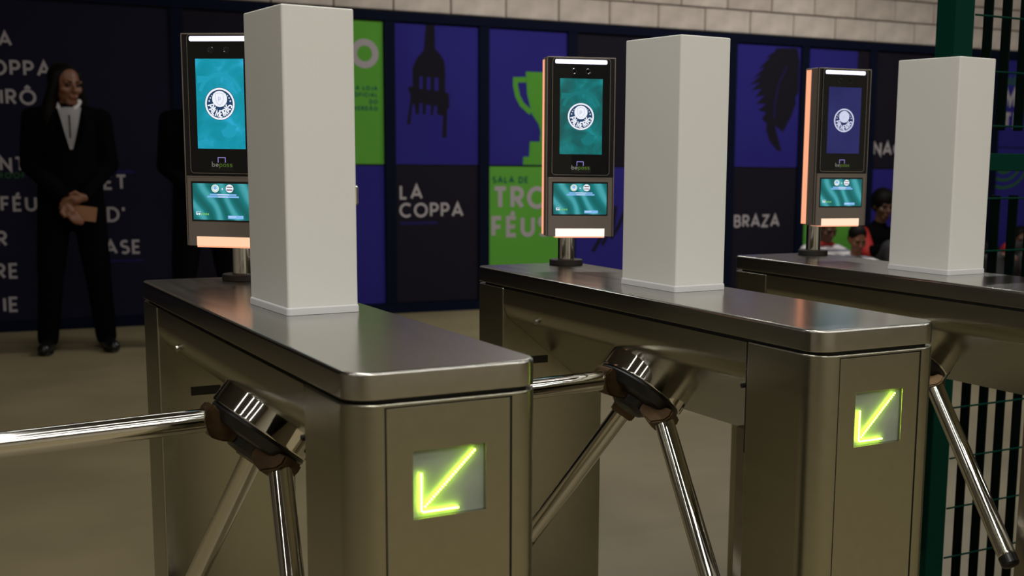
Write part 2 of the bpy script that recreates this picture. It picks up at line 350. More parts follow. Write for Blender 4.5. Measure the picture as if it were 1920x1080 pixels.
def trophy(bm, T):
    slab(bm, TROPHY, T, .0008)
    ribbon(bm, [(4.04, 1.735), (3.947, 1.731), (3.946, 1.69), (3.965, 1.61), (4.0, 1.55), (4.075, 1.49)], .04, T, .0008)
    ribbon(bm, [(4.29, 1.735), (4.375, 1.731), (4.375, 1.69), (4.355, 1.61), (4.32, 1.55), (4.25, 1.49)], .034, T, .0008)
wgraphic('trophy_silhouette', a, trophy, green_ink)
wgraphic('small_lettering', b, lt('SALA DE', 3.76, .958, .05, 'L', .2, .2), teal_ink)
wgraphic('lettering', b, lt('TRO', 3.760, .76, .175, 'L', .12, .2), white_ink); wgraphic('lettering', b, lt('FÉUS', 3.752, .545, .165, 'L', .14, .2), white_ink, -.0090)
a, b = two(4.46, dark_panel, blue_panel)
wgraphic('dark_motif', b, lambda bm, T: [ribbon(bm, [(4.62+.08*j, .42+.05*j), (4.75+.05*j, .62), (4.72+.1*j, .78)], .03, T, .0008) for j in range(3)], dark_panel)
a, b = two(5.19, dark_panel, dark_panel)
a, b = two(5.92, blue_panel, dark_panel)
PALM = [(6.313, 2.078), (6.53, 2.088), (6.556, 1.973), (6.556, 1.721), (6.526, 1.683), (6.533, 1.629), (6.489, 1.519), (6.41, 1.39), (6.325, 1.443), (6.363, 1.335), (6.404, 1.227), (6.356, 1.235), (6.275, 1.315), (6.238, 1.405), (6.243, 1.459), (6.191, 1.494), (6.232, 1.549), (6.155, 1.565), (6.229, 1.62), (6.131, 1.617), (6.215, 1.691), (6.118, 1.67), (6.18, 1.744), (6.073, 1.722), (6.167, 1.796), (6.06, 1.766), (6.176, 1.859), (6.09, 1.82), (6.206, 1.922), (6.141, 1.902), (6.257, 2.004), (6.203, 1.993), (6.299, 2.05)]
wgraphic('palm_silhouette', a, lambda bm, T: slab(bm, PALM, T, .0008), dark_panel)
wgraphic('palm_rib', a, lambda bm, T: ribbon(bm, [(6.43, 1.932), (6.354, 1.803), (6.317, 1.623), (6.318, 1.50)], .012, T, .0004), blue_ink, -.0095)
wgraphic('lettering', b, lt('BRAZA', 5.945, .588, .108, 'L', .13), white_ink)
a = wpanel(6.65, 7.30, 1.094, 2.100, dark_panel); b = wpanel(6.65, 7.30, .64, 1.082, blue_panel); c = wpanel(6.65, 7.30, .08, .63, green_panel)
wgraphic('blue_field', a, lambda bm, T: slab(bm, [(6.65, 1.62), (7.17, 1.62), (7.17, 2.09), (6.65, 2.09)], T, .0008), blue_panel)
wgraphic('blue_strokes', a, lambda bm, T: [ribbon(bm, q, .03, T, .0008) for q in ([(7.2, 1.62), (7.3, 1.66)], [(7.2, 1.5), (7.3, 1.42)], [(7.22, 1.8), (7.3, 1.85)])], blue_ink)
wgraphic('lettering', wpanel(7.38, 8.025, 1.094, 2.100, dark_panel), lt('NAC', 7.385, 1.205, .12, 'L', .12), white_ink)
wpanel(7.38, 8.025, .08, 1.082, blue_panel)
wpanel(8.11, 8.755, 1.094, 2.1, blue_panel); wpanel(8.11, 8.755, .08, 1.082, blue_panel)
a = wpanel(8.84, 9.60, 1.30, 2.1, blue_panel); b = wpanel(8.84, 9.60, .08, 1.288, blue_panel)
wgraphic('small_lettering', a, lt('MIN', 8.90, 1.86, .085, 'L', .12, .22), dim_green_ink)
wgraphic('lettering', a, lt('MIN', 8.90, 1.66, .17, 'L', .12, .22), white_ink); wgraphic('lettering', a, lt('TE', 8.90, 1.47, .15, 'L', .12, .22), white_ink)
wgraphic('wave_lines', b, lambda bm, T: [ribbon(bm, arc(8.95, 1.16, .12+.09*j, .10+.07*j, 200, 340), .028, T, .0008) for j in range(3)], dim_green_ink)
wbox('frame_strip', 9.60, 9.68, .075, 2.108, -.025, .03, navy); wpanel(9.68, 12.9, .08, 2.1, navy_panel)

# ------------------------------------------------------------------ turnstiles
S, L, W, H = .7185, 1.1358, .25, .95
STAG = (0, .0329, .0423)
def make_turnstile():
    root = empty('turnstile', (W/2, L/2, 0))
    off = (-W/2, -L/2, 0)
    def part(name, bm, m, parent=root, angle=30):
        o = to_obj(name, bm, m, parent, angle=angle)
        o.location = off if parent is root else (0, 0, 0); return o
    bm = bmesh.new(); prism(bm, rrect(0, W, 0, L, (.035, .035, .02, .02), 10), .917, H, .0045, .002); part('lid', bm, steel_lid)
    bm = bmesh.new(); prism(bm, rrect(.007, W-.007, .007, L-.007, (.034,)*4, 8), .900, .9172); part('lid_gap_shade', bm, black_rubber_and_gap)  # black inset standing in for the shade in the lid gap
    # front pedestal: plan outline with rounded corners and a notch that takes the door
    o1 = rrect(.0, W, -.003, .163, (.039, .039, .003, .003), 12)
    k = 13                                       # after the first rounded corner
    notch = [(.041, -.003), (.041, .006), (.2055, .006), (.2055, -.003)]
    bm = bmesh.new(); prism(bm, o1[:k]+notch+o1[k:], 0, .9088, 0)
    prism(bm, o1, .9089, .9128, .0022, 0); part('front_pedestal', bm, steel)
    # door with a window for the arrow sign
    bm = bmesh.new()
    xs = [.0434, .0765, .1702, .2031]; zs = [.10, .7715, .8535, .9070]
    g = {}
    for yy in (-.0025, .0045):
        for i, x in enumerate(xs):
            for j, z in enumerate(zs): g[i, j, yy] = bm.verts.new((x, yy, z))
    for yy in (-.0025, .0045):
        for i in range(3):
            for j in range(3):
                if (i, j) != (1, 1): bm.faces.new([g[i, j, yy], g[i+1, j, yy], g[i+1, j+1, yy], g[i, j+1, yy]])
    per = [(i, 0) for i in range(3)]+[(3, j) for j in range(3)]+[(i, 3) for i in (3, 2, 1)]+[(0, j) for j in (3, 2, 1)]
    for q in (per, [(1, 1), (2, 1), (2, 2), (1, 2)]):
        for s in range(len(q)):
            A, B = q[s], q[(s+1) % len(q)]
            bm.faces.new([g[(*A, -.0025)], g[(*B, -.0025)], g[(*B, .0045)], g[(*A, .0045)]])
    bmesh.ops.recalc_face_normals(bm, faces=bm.faces); outer = [e for e in bm.edges if len(e.link_faces) == 2 and e.calc_face_angle(0) > 1 and all(v.co.y < 0 for v in e.verts)]
    bmesh.ops.bevel(bm, geom=outer, offset=.0011, segments=2, affect='EDGES', profile=.5)
    door = part('door_panel', bm, steel)
    bm = bmesh.new(); add_box(bm, .0410, .0434, -.0012, .0058, .0, .9085); add_box(bm, .2031, .2055, -.0012, .0058, 0, .9085); sl = part('door_gap_shade', bm, black_rubber_and_gap); sl['kind'] = 'stuff'  # black strips added so the gaps beside the door look dark
    bm = bmesh.new(); add_box(bm, .0035, W-.0035, .160, .169, .735, .9085); part('joint_gap_shade', bm, black_rubber_and_gap)  # black filler painting the shade inside the pedestal-to-bridge gap
    bm = bmesh.new(); add_box(bm, .0767, .17, .0028, .0044, .7717, .8533, 0); sign = to_obj('arrow_sign', bm, led_plate, door)
    sign['label'] = 'clouded window with a lit yellow-green arrow pointing down left'
    def beads(pts):
        bm = bmesh.new()
        for u, v in pts:
            bmesh.ops.create_icosphere(bm, subdivisions=1, radius=.00135, matrix=Matrix.Translation((u, -.0012, v)))
        o = to_obj('led_strip', bm, led, door, smooth=True); o['kind'] = 'stuff'; o['label'] = 'row of glowing yellow-green beads'
    beads([(.1555+(.0915-.1555)*i/23, .8465+(.785-.8465)*i/23) for i in range(24)])
    beads([(.0868, .7802+.0445*i/16) for i in range(17)])
    beads([(.0868+.0465*i/17, .7785) for i in range(1, 18)])
    bm = bmesh.new(); prism(bm, rrect(.0, W, L-.131, L+.002, (.003, .003, .024, .024), 6), 0, .9125, .0025); bp = part('back_pedestal', bm, steel)
    bm = bmesh.new(); add_box(bm, .056, .110, L-.1325, L-.130, .7445, .7605); to_obj('card_slot', bm, black_plastic, bp)
    # bridge with the slanted underside that carries the arms
    ya, yb = .1665, L-.1325
    sec = [(.0015, .9115)]
    c0 = (.0015+.0483, .881)                 # rounded fold from vertical into the 45 degree face
    for i in range(7): a = pi+i/6*radians(50.8); sec.append((c0[0]+.0483*cos(a), c0[1]+.0483*sin(a)))
    sec += [(.18, .711), (W-.0015, .711), (W-.0015, .9115)]
    bm = bmesh.new()
    A = [bm.verts.new((x, ya, z)) for x, z in sec]; B = [bm.verts.new((x, yb, z)) for x, z in sec]
    for i in range(len(sec)): bm.faces.new((A[i], A[(i+1) % len(sec)], B[(i+1) % len(sec)], B[i]))
    bm.faces.new(list(reversed(A))); bm.faces.new(B); part('bridge', bm, steel, angle=25)
    bm = bmesh.new(); add_box(bm, .06, W-.012, .158, .262, 0, .754, .002); part('inner_column', bm, steel_dark)
    bm = bmesh.new(); lathe(bm, (.003, .862, .857), (-1, 0, -.3), [(-.004, .0058), (.002, .0058), (.003, .0048), (.0032, .002)], 20); part('lock', bm, steel_dark)
    bm = bmesh.new(); lathe(bm, (.003, .1725, .842), (-1, 0, 0), [(-.004, .004), (.004, .004), (.005, .002)], 14); part('screw', bm, black_plastic)
    # tripod
    O = Vector((.0842, .5777, .7913)); ax = Vector((-.6323, 0, -.7747)).normalized()
    e1 = Vector((-.7747, 0, .6323)).normalized(); e2 = ax.cross(e1); cone = radians(49.3)
    bm = bmesh.new(); lathe(bm, O, ax, [(-.03, .088), (.033, .088), (.0355, .087), (.037, .084), (.037, .02)], 64)
    hub = part('hub_cover', bm, chrome)
    bm = bmesh.new(); sc = O+ax*.021+(e1*cos(radians(-128))+e2*sin(radians(-128)))*.0875
    lathe(bm, sc, (sc-O-ax*.021), [(-.002, .0042), (.0012, .0042), (.0016, .003), (.0003, .0028), (.0003, .001)], 16); to_obj('set_screw', bm, black_plastic, hub)
    bm = bmesh.new(); lathe(bm, O, ax, [(.03, .081), (.041, .084), (.046, .0815), (.056, .074), (.059, .066), (.061, .04), (.074, .036), (.080, .028), (.082, .01)], 56); part('hub_ring', bm, black_plastic)
    for k in range(3):
        an = 2*pi/3*k
        q = e1*cos(an)+e2*sin(an); d = (ax*cos(cone)+q*sin(cone)).normalized(); sd = ax.cross(q)
        bm = bmesh.new(); s0, s1 = .104, (.545 if k == 1 else .50)
        lathe(bm, O, d, [(s0-.012, .0183), (s1-.006, .0183), (s1-.002, .0165), (s1, .012)], 40)
        arm = part('arm', bm, chrome)
        bm = bmesh.new(); lathe(bm, O, d, [(s1-.001, .0185), (s1+.016, .0185), (s1+.020, .015), (s1+.021, .006)], 28); to_obj('end_cap', bm, black_plastic, arm)
        bm = bmesh.new(); lathe(bm, O, d, [(.045, .020), (.060, .024), (.096, .0218), (.104, .0212), (.106, .0195)], 28)
        # cast web reaching up to the rim of the cover
        outl = [(.030, .050), (.066, .0475), (.091, .0435), (.0935, .058), (.088, .070), (.066, .086), (.048, .082), (.030, .072)]
        va = [bm.verts.new(O+q*r+ax*t+sd*.0235) for r, t in outl]; vb = [bm.verts.new(O+q*r+ax*t-sd*.0235) for r, t in outl]
        bm.faces.new(va); bm.faces.new(list(reversed(vb)))
        es = []
        for i in range(len(outl)): bm.faces.new((va[i], vb[i], vb[(i+1) % len(outl)], va[(i+1) % len(outl)]))
        bmesh.ops.bevel(bm, geom=list({e for v in va+vb for e in v.link_edges}), offset=.003, segments=2, affect='EDGES')
        to_obj('arm_socket', bm, bronze, arm, angle=40)
    return root
proto = make_turnstile()
tlab = ['brushed steel turnstile nearest the camera, left one of the three with its arrow sign largest',
        'middle brushed steel turnstile with lit yellow-green arrow, between the other two',
        'brushed steel turnstile farthest right, running out of the frame beside the green fence']
for k in range(3):
    o = proto if k == 0 else copy_tree(proto)
    o.location = (W/2+k*S, L/2+STAG[k], 0)
    tag(o, tlab[k], 'turnstile', 'tripod turnstiles in a row')
    if k == 1:
        for c in o.children:
            if c.name.startswith(('hub', 'arm')): c.location.y -= .018

# ------------------------------------------------------------------ white column covers on the lids
def make_cover(latch):
    root = empty('white_column', (0, 0, H))
    a, b, h = .1135, .1744, .4599
    bm = bmesh.new(); prism(bm, rrect(-a/2, a/2, -b/2, b/2, (.004,)*4, 4), .004, h, .0025); to_obj('column_shell', bm, white_paint, root, angle=30)
    bm = bmesh.new(); prism(bm, rrect(-a/2-.002, a/2+.002, -b/2-.002, b/2+.002, (.006,)*4, 5), .0004, .0125, .004); to_obj('base_seal', bm, white_seal, root, angle=30)
    if latch:
        bm = bmesh.new(); add_box(bm, a/2-.001, a/2+.004, -.065, -.035, .16, .215, .0015, 2)
        lt_ = to_obj('hasp', bm, white_paint, root, angle=40)
        bm = bmesh.new(); add_box(bm, a/2+.003, a/2+.013, -.066, -.03, .164, .196, .004, 3); to_obj('latch_lever', bm, chrome, lt_, angle=50)
    return root
cov = [((.0999-.0082, .5148+.0012), 2.43), ((.0999-.0008, .5148-.0101), 2.18), ((.0999+.009, .5148+.0089), 2.05)]
clab = ['tall white painted column with a metal latch on its right side, on the nearest turnstile lid',
        'tall white painted column on the lid of the middle turnstile',
        'tall white painted column on the farthest turnstile, in front of the green post']
for k in range(3):
    o = make_cover(k == 0); (dx, dy), yw = cov[k]; yw = radians(yw)
    cx, cy = .1135/2, .1744/2
    o.location = (k*S+dx+cos(yw)*cx-sin(yw)*cy, STAG[k]+dy+sin(yw)*cx+cos(yw)*cy, H); o.rotation_euler = (0, 0, yw)
    tag(o, clab[k], 'column', 'white column covers')

# ------------------------------------------------------------------ access terminals
DW, DH, DD = .149, .381, .061
def crest(bms, cu, cv, r, T):
    """round club crest: bms = (white, navy, pale) bmeshes"""
    wh, nv, pl = bms
    T2 = lambda u, v, d=0: T(u, v, d+.0003); T3 = lambda u, v, d=0: T(u, v, d+.0006); T4 = lambda u, v, d=0: T(u, v, d+.0009)
    disc(nv, cu, cv, r, T, .0002, 40)
    disc(wh, cu, cv, r*.97, T2, .0002, 40, r*.86)
    arc_text(wh, 'PALMEIRAS', cu, cv, r*.80, r*.38, T2, .0002, 184, 356, .20, .72)
    disc(wh, cu, cv+r*.30, r*.49, T3, .0002, 36)
    ring_c = (cu, cv+r*.30)
    sh = [(-.26, .30), (.0, .36), (.26, .30), (.26, -.05), (.16, -.26), (0, -.38), (-.16, -.26), (-.26, -.05), (-.26, .30)]
    ribbon(pl, [(ring_c[0]+x*r, ring_c[1]+y*r) for x, y in sh], r*.03, T4, .0001)
    text(pl, 'P', cu-r*.10, cv+r*.12, r*.30, T4, .0001, .16)
    for s in (-1, 1):
        for j, an in enumerate((8, 24, 38, 50)):
            rr = r*(.075-.012*j); a = radians(90-s*(90-an-6)); c = (cu+r*.715*cos(a), cv+r*.715*sin(a))
            slab(wh, [(c[0]+rr*(1 if i % 2 == 0 else .42)*sin(i*pi/5), c[1]+rr*(1 if i % 2 == 0 else .42)*cos(i*pi/5)) for i in range(10)], T2, .0002)
def make_terminal(scr, e_w, e_n, e_p, bottom, glow):
    root = empty('access_terminal', (0, 0, H))
    pole_off = (-.014, .095)                     # pole axis relative to the front face centre, along the terminal
    # everything in the frame of the front face: u from its left edge, v from its bottom edge
    zb = 1.024-H+glow[1]
    def T0(y): return lambda u, v, d=0: (u-DW/2-pole_off[0], y-pole_off[1]-d, zb+v)
    def rr(name, u0, u1, v0, v1, r, y0, y1, m, parent, bev=.0006):
        bm = bmesh.new(); pts = rrect(u0, u1, v0, v1, (r,)*4, 5); prism(bm, pts, 0, y1-y0, 0, bev, 2)
        ox, oy = -DW/2-pole_off[0], -pole_off[1]
        for v in bm.verts: v.co = (v.co.x+ox, oy+y0+v.co.z, zb+v.co.y)
        return to_obj(name, bm, m, parent, angle=35)
    ring = bmesh.new(); lathe(ring, (0, 0, 0), (0, 0, 1), [(.0004, .0375), (.0105, .0375), (.012, .036), (.012, .02)], 40); to_obj('base_ring', ring, black_rubber_and_gap, root, angle=40)
    bm = bmesh.new(); lathe(bm, (0, 0, .012), (0, 0, 1), [(0, .0185), (zb+.09, .0185)], 36); to_obj('pole', bm, chrome, root, angle=40)
    rr('bracket', .035, .095, .02, .10, .004, DD-.001, .085, black_plastic, root)
    hs = rr('housing', 0, DW, 0, DH, .002, .004, DD, taupe, root)
    # raised outer rim
    for q in ((0, .0022, 0, DH), (DW-.0022, DW, 0, DH), (0, DW, DH-.0022, DH)): rr('rim', *q, .0006, -.0005, .006, taupe_edge, hs, .0004)
    rr('side_channel', .0022, DW-.0022, .1275, DH-.0022, .001, .001, .006, channel, hs, .0003)
    gl = rr('face_glass', .0135, .1365, .133, .3775, .006, -.0025, .004, glass_black, root, .0008)
    bm = bmesh.new(); oc = rrect(.0125, .1375, .132, .3785, (.0068,)*4, 6); oc.append(oc[0]); ribbon(bm, oc, .0011, T0(-.0004), .0012); to_obj('glass_trim', bm, trim_metal, gl)
    rr('light_bar', .0175, .130, .3665, .3755, .003, -.0031, -.0022, tube_m, gl, .0004)
    for u in (.0585, .0885):
        bm = bmesh.new(); lathe(bm, T0(-.0021)(u, .3512), (0, -1, 0), [(0, .006), (.0009, .006), (.0012, .0052), (.0004, .004), (.0004, .001)], 24); to_obj('camera_lens', bm, lens_m, gl)
    sc = rr('screen', .0283, .1205, .1762, .3358, .0003, -.0030, -.0023, scr, root, .0002)
    sc['label'] = glow[0]
    bms = [bmesh.new() for _ in range(3)]
    crest(bms, .0737, .2562, .0292, T0(-.0031))
    for bm, nm, m in zip(bms, ('crest_white', 'crest_field', 'crest_shield'), (e_w, e_n, e_p)): to_obj(nm, bm, m, sc)
    if glow[2]:                                  # faint aerial view of the round arena on the screen
        bm = bmesh.new(); disc(bm, .0745, .268, .043, T0(-.00305), .00003, 24, .036, radians(15), radians(165))
        slab(bm, [(.078, .199), (.086, .196), (.097, .197), (.104, .204), (.102, .211), (.106, .217), (.096, .219), (.088, .222), (.083, .213), (.074, .209)], T0(-.00305), .00003)
        slab(bm, [(.031, .292), (.058, .300), (.060, .304), (.031, .306)], T0(-.00305), .00003)
        to_obj('aerial_view', bm, glow[2], sc)['kind'] = 'stuff'
    bm = bmesh.new(); ribbon(bm, [(.0665, .1515), (.0665, .1605), (.0805, .1605), (.0805, .1515)], .0011, T0(-.0025), .0002); to_obj('reader_icon', bm, e_violet, gl)
    pl = rr('logo_plate', .052, .097, .1365, .151, .0005, -.0030, -.0024, black_plastic, gl, .0002)
    def word(u, v, h, y, m1, m2, parent):
        b1, b2 = bmesh.new(), bmesh.new(); x = text(b1, 'be', u, v, h, T0(y), .0001, .13, .1); text(b2, 'pass', u+x+.1*h, v, h, T0(y), .0001, .13, .1)
        to_obj('logo_be', b1, m1, parent); to_obj('logo_pass', b2, m2, parent)
    word(.0545, .1435, .0105, -.0031, p_white, p_green, gl)
    lp = rr('lower_panel', .0045, DW-.0045, -.0005, .1265, .0012, -.0035, .005, taupe, root, .001)
    rr('panel_lip', .0045, DW-.0045, .1245, .1268, .0006, -.0040, -.0015, taupe_edge, lp, .0004)
    ls = rr('lower_bezel', .0125, .1352, .0445, .1175, .0008, -.0040, -.0030, black_plastic, root, .0003)
    lo = rr('lower_screen', .0158, .1325, .0475, .1137, .0003, -.0044, -.0038, scr_low, root, .0002); lo['label'] = 'small green match screen'
    y = -.0046
    bw, bn, bp, bg, br = (bmesh.new() for _ in range(5))
    disc(bw, .0600, .1047, .0072, T0(y), .0002, 24); disc(bn, .0600, .1047, .0058, T0(y-.0003), .0001, 24, .0050); disc(bp, .0600, .1058, .0034, T0(y-.0003), .0001, 18)
    disc(bw, .0880, .1049, .0074, T0(y), .0002, 24)
    for q in (-.0026, .0026): slab(br, [(.0825, .1040+q), (.0935, .1040+q), (.0935, .1058+q), (.0825, .1058+q)], T0(y-.0003), .0001)
    text(bw, 'X', .0725, .1020, .0036, T0(y), .0002, .26)
    slab(bp, [(.0495, .0920), (.1010, .0920), (.1010, .0950), (.0495, .0950)], T0(y), .0002); slab(bp, [(.0445, .0882), (.1055, .0882), (.1055, .0912), (.0445, .0912)], T0(y), .0002)
    slab(bw, [(.064, .0930), (.087, .0930), (.087, .0942), (.064, .0942)], T0(y-.0003), .0001); slab(bw, [(.066, .0891), (.085, .0891), (.085, .0902), (.066, .0902)], T0(y-.0003), .0001)
    slab(bp, [(.0835, .0500), (.1135, .0500), (.1135, .0560), (.0835, .0560)], T0(y), .0002); slab(bw, [(.0855, .0532), (.099, .0532), (.099, .0541), (.0855, .0541)], T0(y-.0003), .0001)
    slab(bw, [(.022, .0618), (.031, .0618), (.031, .0624), (.022, .0624)], T0(y), .0002)
    x = text(bw, 'be', .0215, .0560, .0064, T0(y), .0002, .17, .1); text(bg, 'pass', .0215+x+.0006, .0560, .0064, T0(y), .0002, .17, .1)
    for bm, nm, m in ((bw, 'white_marks', e_white), (bn, 'small_crest_ring', e_green), (bp, 'blue_bars', e_pale), (bg, 'logo_pass', e_green), (br, 'crest_bands', e_red)): to_obj(nm, bm, m, lo)['kind'] = 'stuff'
    rr('front_light', .0208, .1285, -.0003, .0168, .0003, -.0042, -.0030, bottom, root, .0003)
    rr('under_light', .0208, .1285, -.0030, -.0004, .0003, -.0030, .045, salmon, root, .0003)
    # light strips down both sides, at the back edge
    for x0, x1 in ((-.0012, .002), (DW-.002, DW+.0012)):
        rr('side_light', x0, x1, .002, DH-.004, .0005, .035, .056, salmon, root, .0005)
    return root
POLES = [((.1734, 1.0641), -.711), ((.1978, 1.0809), -.361), ((.2092, 1.0772), -.169)]
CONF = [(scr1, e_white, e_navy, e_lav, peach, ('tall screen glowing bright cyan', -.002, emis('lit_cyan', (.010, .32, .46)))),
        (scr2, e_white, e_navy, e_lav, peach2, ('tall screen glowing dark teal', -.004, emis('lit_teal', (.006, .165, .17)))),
        (scr3, e_grey2, e_dnavy, e_lav, mat('soft_peach_light', (.04, .04, .04), .4, emit=(1.0, .70, .50), est=1.1), ('tall screen coloured dim blue for its slanted view', .006, None))]
dlab = ['face-reader terminal with a bright cyan screen, partly behind the nearest white column',
        'face-reader terminal with a dark teal screen, standing on the middle turnstile',
        'face-reader terminal with a dim blue screen and bright orange side strip, on the farthest turnstile']
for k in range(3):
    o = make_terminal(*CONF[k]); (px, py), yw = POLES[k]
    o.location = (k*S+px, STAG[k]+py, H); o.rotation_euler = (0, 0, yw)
    tag(o, dlab[k], 'terminal', 'access terminals on the turnstiles')

# ------------------------------------------------------------------ green fence
fr = empty('green_fence', (2.6, .92, 0)); tag(fr, 'dark green steel fence of flat upright bars beside the farthest turnstile', 'fence')
def fpart(name, bm, m, **k): o = to_obj(name, bm, m, fr, **k); o.location = (-2.6, -.92, 0); return o
bm = bmesh.new(); add_box(bm, 1.880, 1.945, .90, .965, 0, 2.9, .002); fpart('post', bm, fence_m)
bm = bmesh.new(); add_box(bm, 3.33, 3.395, .90, .965, 0, 2.9, .002); fpart('post', bm, fence_m)
bm = bmesh.new(); add_box(bm, 1.945, 3.33, .895, .925, 1.168, 1.212, .002); fpart('rail', bm, fence_m)
bm = bmesh.new(); add_box(bm, 1.945, 3.33, .895, .925, 2.72, 2.77, .002); fpart('rail', bm, fence_m)
up_me = lo_me = None
for i in range(20):
    x = 2.009+.0665*i
    for z0, z1 in ((.03, 1.105), (1.27, 2.72)):
        bm = bmesh.new(); add_box(bm, x-.002, x+.002, .90, .929, z0, z1); fpart('bar', bm, fence_bar)
for z in [1.098-.134*i for i in range(9)]+[1.280+.134*i for i in range(11)]:
    bm = bmesh.new(); rod(bm, (1.945, .898, z), (3.33, .898, z), .0026, 8); fpart('cross_rod', bm, fence_m)

# ------------------------------------------------------------------ people
skin_m = mat('skin', (.20, .08, .045), .5); skin_d = mat('skin_dark', (.10, .045, .025), .5)
suit = mat('black_suit', (.0035, .0035, .004), .95, spec=.02); shoe = mat('black_shoe', (.006, .006, .006), .3)
shirt_m = mat('white_shirt', (.62, .59, .62), .7); hair_m = mat('black_hair', (.003, .0025, .002), .6, spec=.12)
red_m = mat('red_cloth', (.40, .012, .012), .7); lip_m = mat('lips', (.16, .04, .035), .45); eye_m = mat('dark_eyes', (.012, .009, .008), .2)
grey_m = mat('dark_grey_cloth', (.025, .025, .028), .8)
def striped(name):
    m = mat(name, (.4, .4, .42), .7); nt = m.node_tree; b = nt.nodes['Principled BSDF']
    tc = nt.nodes.new('ShaderNodeTexCoord'); w = nt.nodes.new('ShaderNodeTexWave'); w.bands_direction = 'Z'; w.inputs['Scale'].default_value = 6; w.inputs['Distortion'].default_value = 1.2
    nt.links.new(tc.outputs['Object'], w.inputs['Vector']); r = nt.nodes.new('ShaderNodeValToRGB'); e = r.color_ramp.elements
    e[0].position = .25; e[0].color = (.22, .22, .27, 1); e[1].position = .45; e[1].color = (.80, .76, .80, 1)
    nt.links.new(w.outputs['Fac'], r.inputs[0]); nt.links.new(r.outputs[0], b.inputs['Base Color']); return m
stripe_m = striped('striped_shirt')
def blob(bm, p0, p1, r0, r1, flat=1.0, seg=14):
    """tapered capsule, flattened front to back"""
    p0, p1 = Vector(p0), Vector(p1); ax = p1-p0; Ln = ax.length
    if Ln < 1e-5: ax = Vector((0, 0, 1))
    a, e1, e2 = frame_of(ax); prof = []
    for i in range(5): t = -pi/2+i/5*pi/2; prof.append((r0*sin(t), r0*cos(t)))
    for i in range(6): t = i/5*pi/2; prof.append((Ln+r1*sin(t), r1*cos(t)))
    st = len(bm.verts); lathe(bm, p0, a, prof, seg); bm.verts.ensure_lookup_table()
    if flat != 1.0:
        my = (p0.y+p1.y)/2
        for v in bm.verts[st:]: v.co.y = my+(v.co.y-my)*flat
def ellip(bm, c, r, rot=(0, 0, 0)):
    mt = Matrix.Translation(c) @ Euler(rot).to_matrix().to_4x4() @ Matrix.Diagonal((*r, 1)); bmesh.ops.create_uvsphere(bm, u_segments=20, v_segments=14, radius=1, matrix=mt)
def fuse(name, bm, vox, m, parent=None, it=4):
    me = bpy.data.meshes.new(name); bm.to_mesh(me); bm.free(); o = bpy.data.objects.new(name, me); COL.objects.link(o)
    md = o.modifiers.new('r', 'REMESH'); md.mode = 'VOXEL'; md.voxel_size = vox
    ms = o.modifiers.new('s', 'SMOOTH'); ms.iterations = it; ms.factor = .5
    dg = bpy.context.evaluated_depsgraph_get(); me2 = bpy.data.meshes.new_from_object(o.evaluated_get(dg)); bpy.data.objects.remove(o); bpy.data.meshes.remove(me)
    me2.name = name
    for p in me2.polygons: p.use_smooth = True
    me2.materials.clear(); me2.materials.append(m)
    return link(name, me2, None, parent)
def hand(bm, w, d, side, palm_n, curl, sc=1.0):
    """wrist w, direction d of the palm, side = direction of the thumb, palm_n = way the fingers curl"""
    w, d, side, pn = Vector(w), Vector(d).normalized(), Vector(side).normalized(), Vector(palm_n).normalized()
    blob(bm, w, w+d*.05*sc, .024*sc, .027*sc); k = w+d*.075*sc
    blob(bm, w+d*.04*sc+side*.018*sc, k+side*.024*sc, .014*sc, .013*sc); blob(bm, w+d*.04*sc-side*.018*sc, k-side*.024*sc, .014*sc, .012*sc)
    for j, (o_, ln) in enumerate(((.027, .068), (.009, .077), (-.009, .071), (-.026, .056))):
        p = k+side*o_*sc; dd = d.copy()
        for s in range(3):
            a = radians(curl*(.6, 1, .9)[s]); dd = (dd*cos(a)+pn*sin(a)).normalized(); n = pn-dd*pn.dot(dd)
            q = p+dd*ln*sc*(.42, .32, .26)[s]; blob(bm, p, q, (.0095-.001*s)*sc, (.009-.001*s)*sc, seg=8); p = q
            pn_ = n
    p = w+d*.02*sc+side*.024*sc; q = p+(d*.6+side*.7).normalized()*.036*sc; r = q+(d*.85+side*.15+pn*.4).normalized()*.03*sc
    blob(bm, p, q, .013*sc, .011*sc, seg=8); blob(bm, q, r, .0105*sc, .0085*sc, seg=8)
def head_geo(bm, c, yaw, pitch, s=1.0):
    Rm = Matrix.Rotation(yaw, 3, 'Z') @ Matrix.Rotation(pitch, 3, 'X'); c = Vector(c)
    P = lambda x, y, z: c+Rm @ Vector((x*s, y*s, z*s))
    E3 = (pitch, 0, yaw)
    ellip(bm, P(0, .012, .028), (.074*s, .094*s, .088*s), E3); ellip(bm, P(0, -.018, -.03), (.062*s, .072*s, .075*s), E3)
    blob(bm, P(-.016, -.062, -.092), P(.016, -.062, -.092), .021*s, .021*s)
    blob(bm, P(0, -.088, .006), P(0, -.107, -.030), .0085*s, .0135*s, seg=8); blob(bm, P(-.011, -.098, -.034), P(.011, -.098, -.034), .008*s, .008*s, seg=8)
    blob(bm, P(-.045, -.079, .020), P(.045, -.079, .020), .011*s, .011*s, seg=8)
    for x in (-1, 1):
        blob(bm, P(x*.047, -.058, -.022), P(x*.040, -.068, -.03), .022*s, .018*s, seg=8)
        ellip(bm, P(x*.076, .012, -.008), (.010*s, .020*s, .032*s), E3)
    blob(bm, P(-.018, -.088, -.060), P(.018, -.088, -.060), .008*s, .008*s, seg=8); blob(bm, P(-.014, -.085, -.071), P(.014, -.085, -.071), .008*s, .008*s, seg=8)
    return P, Rm
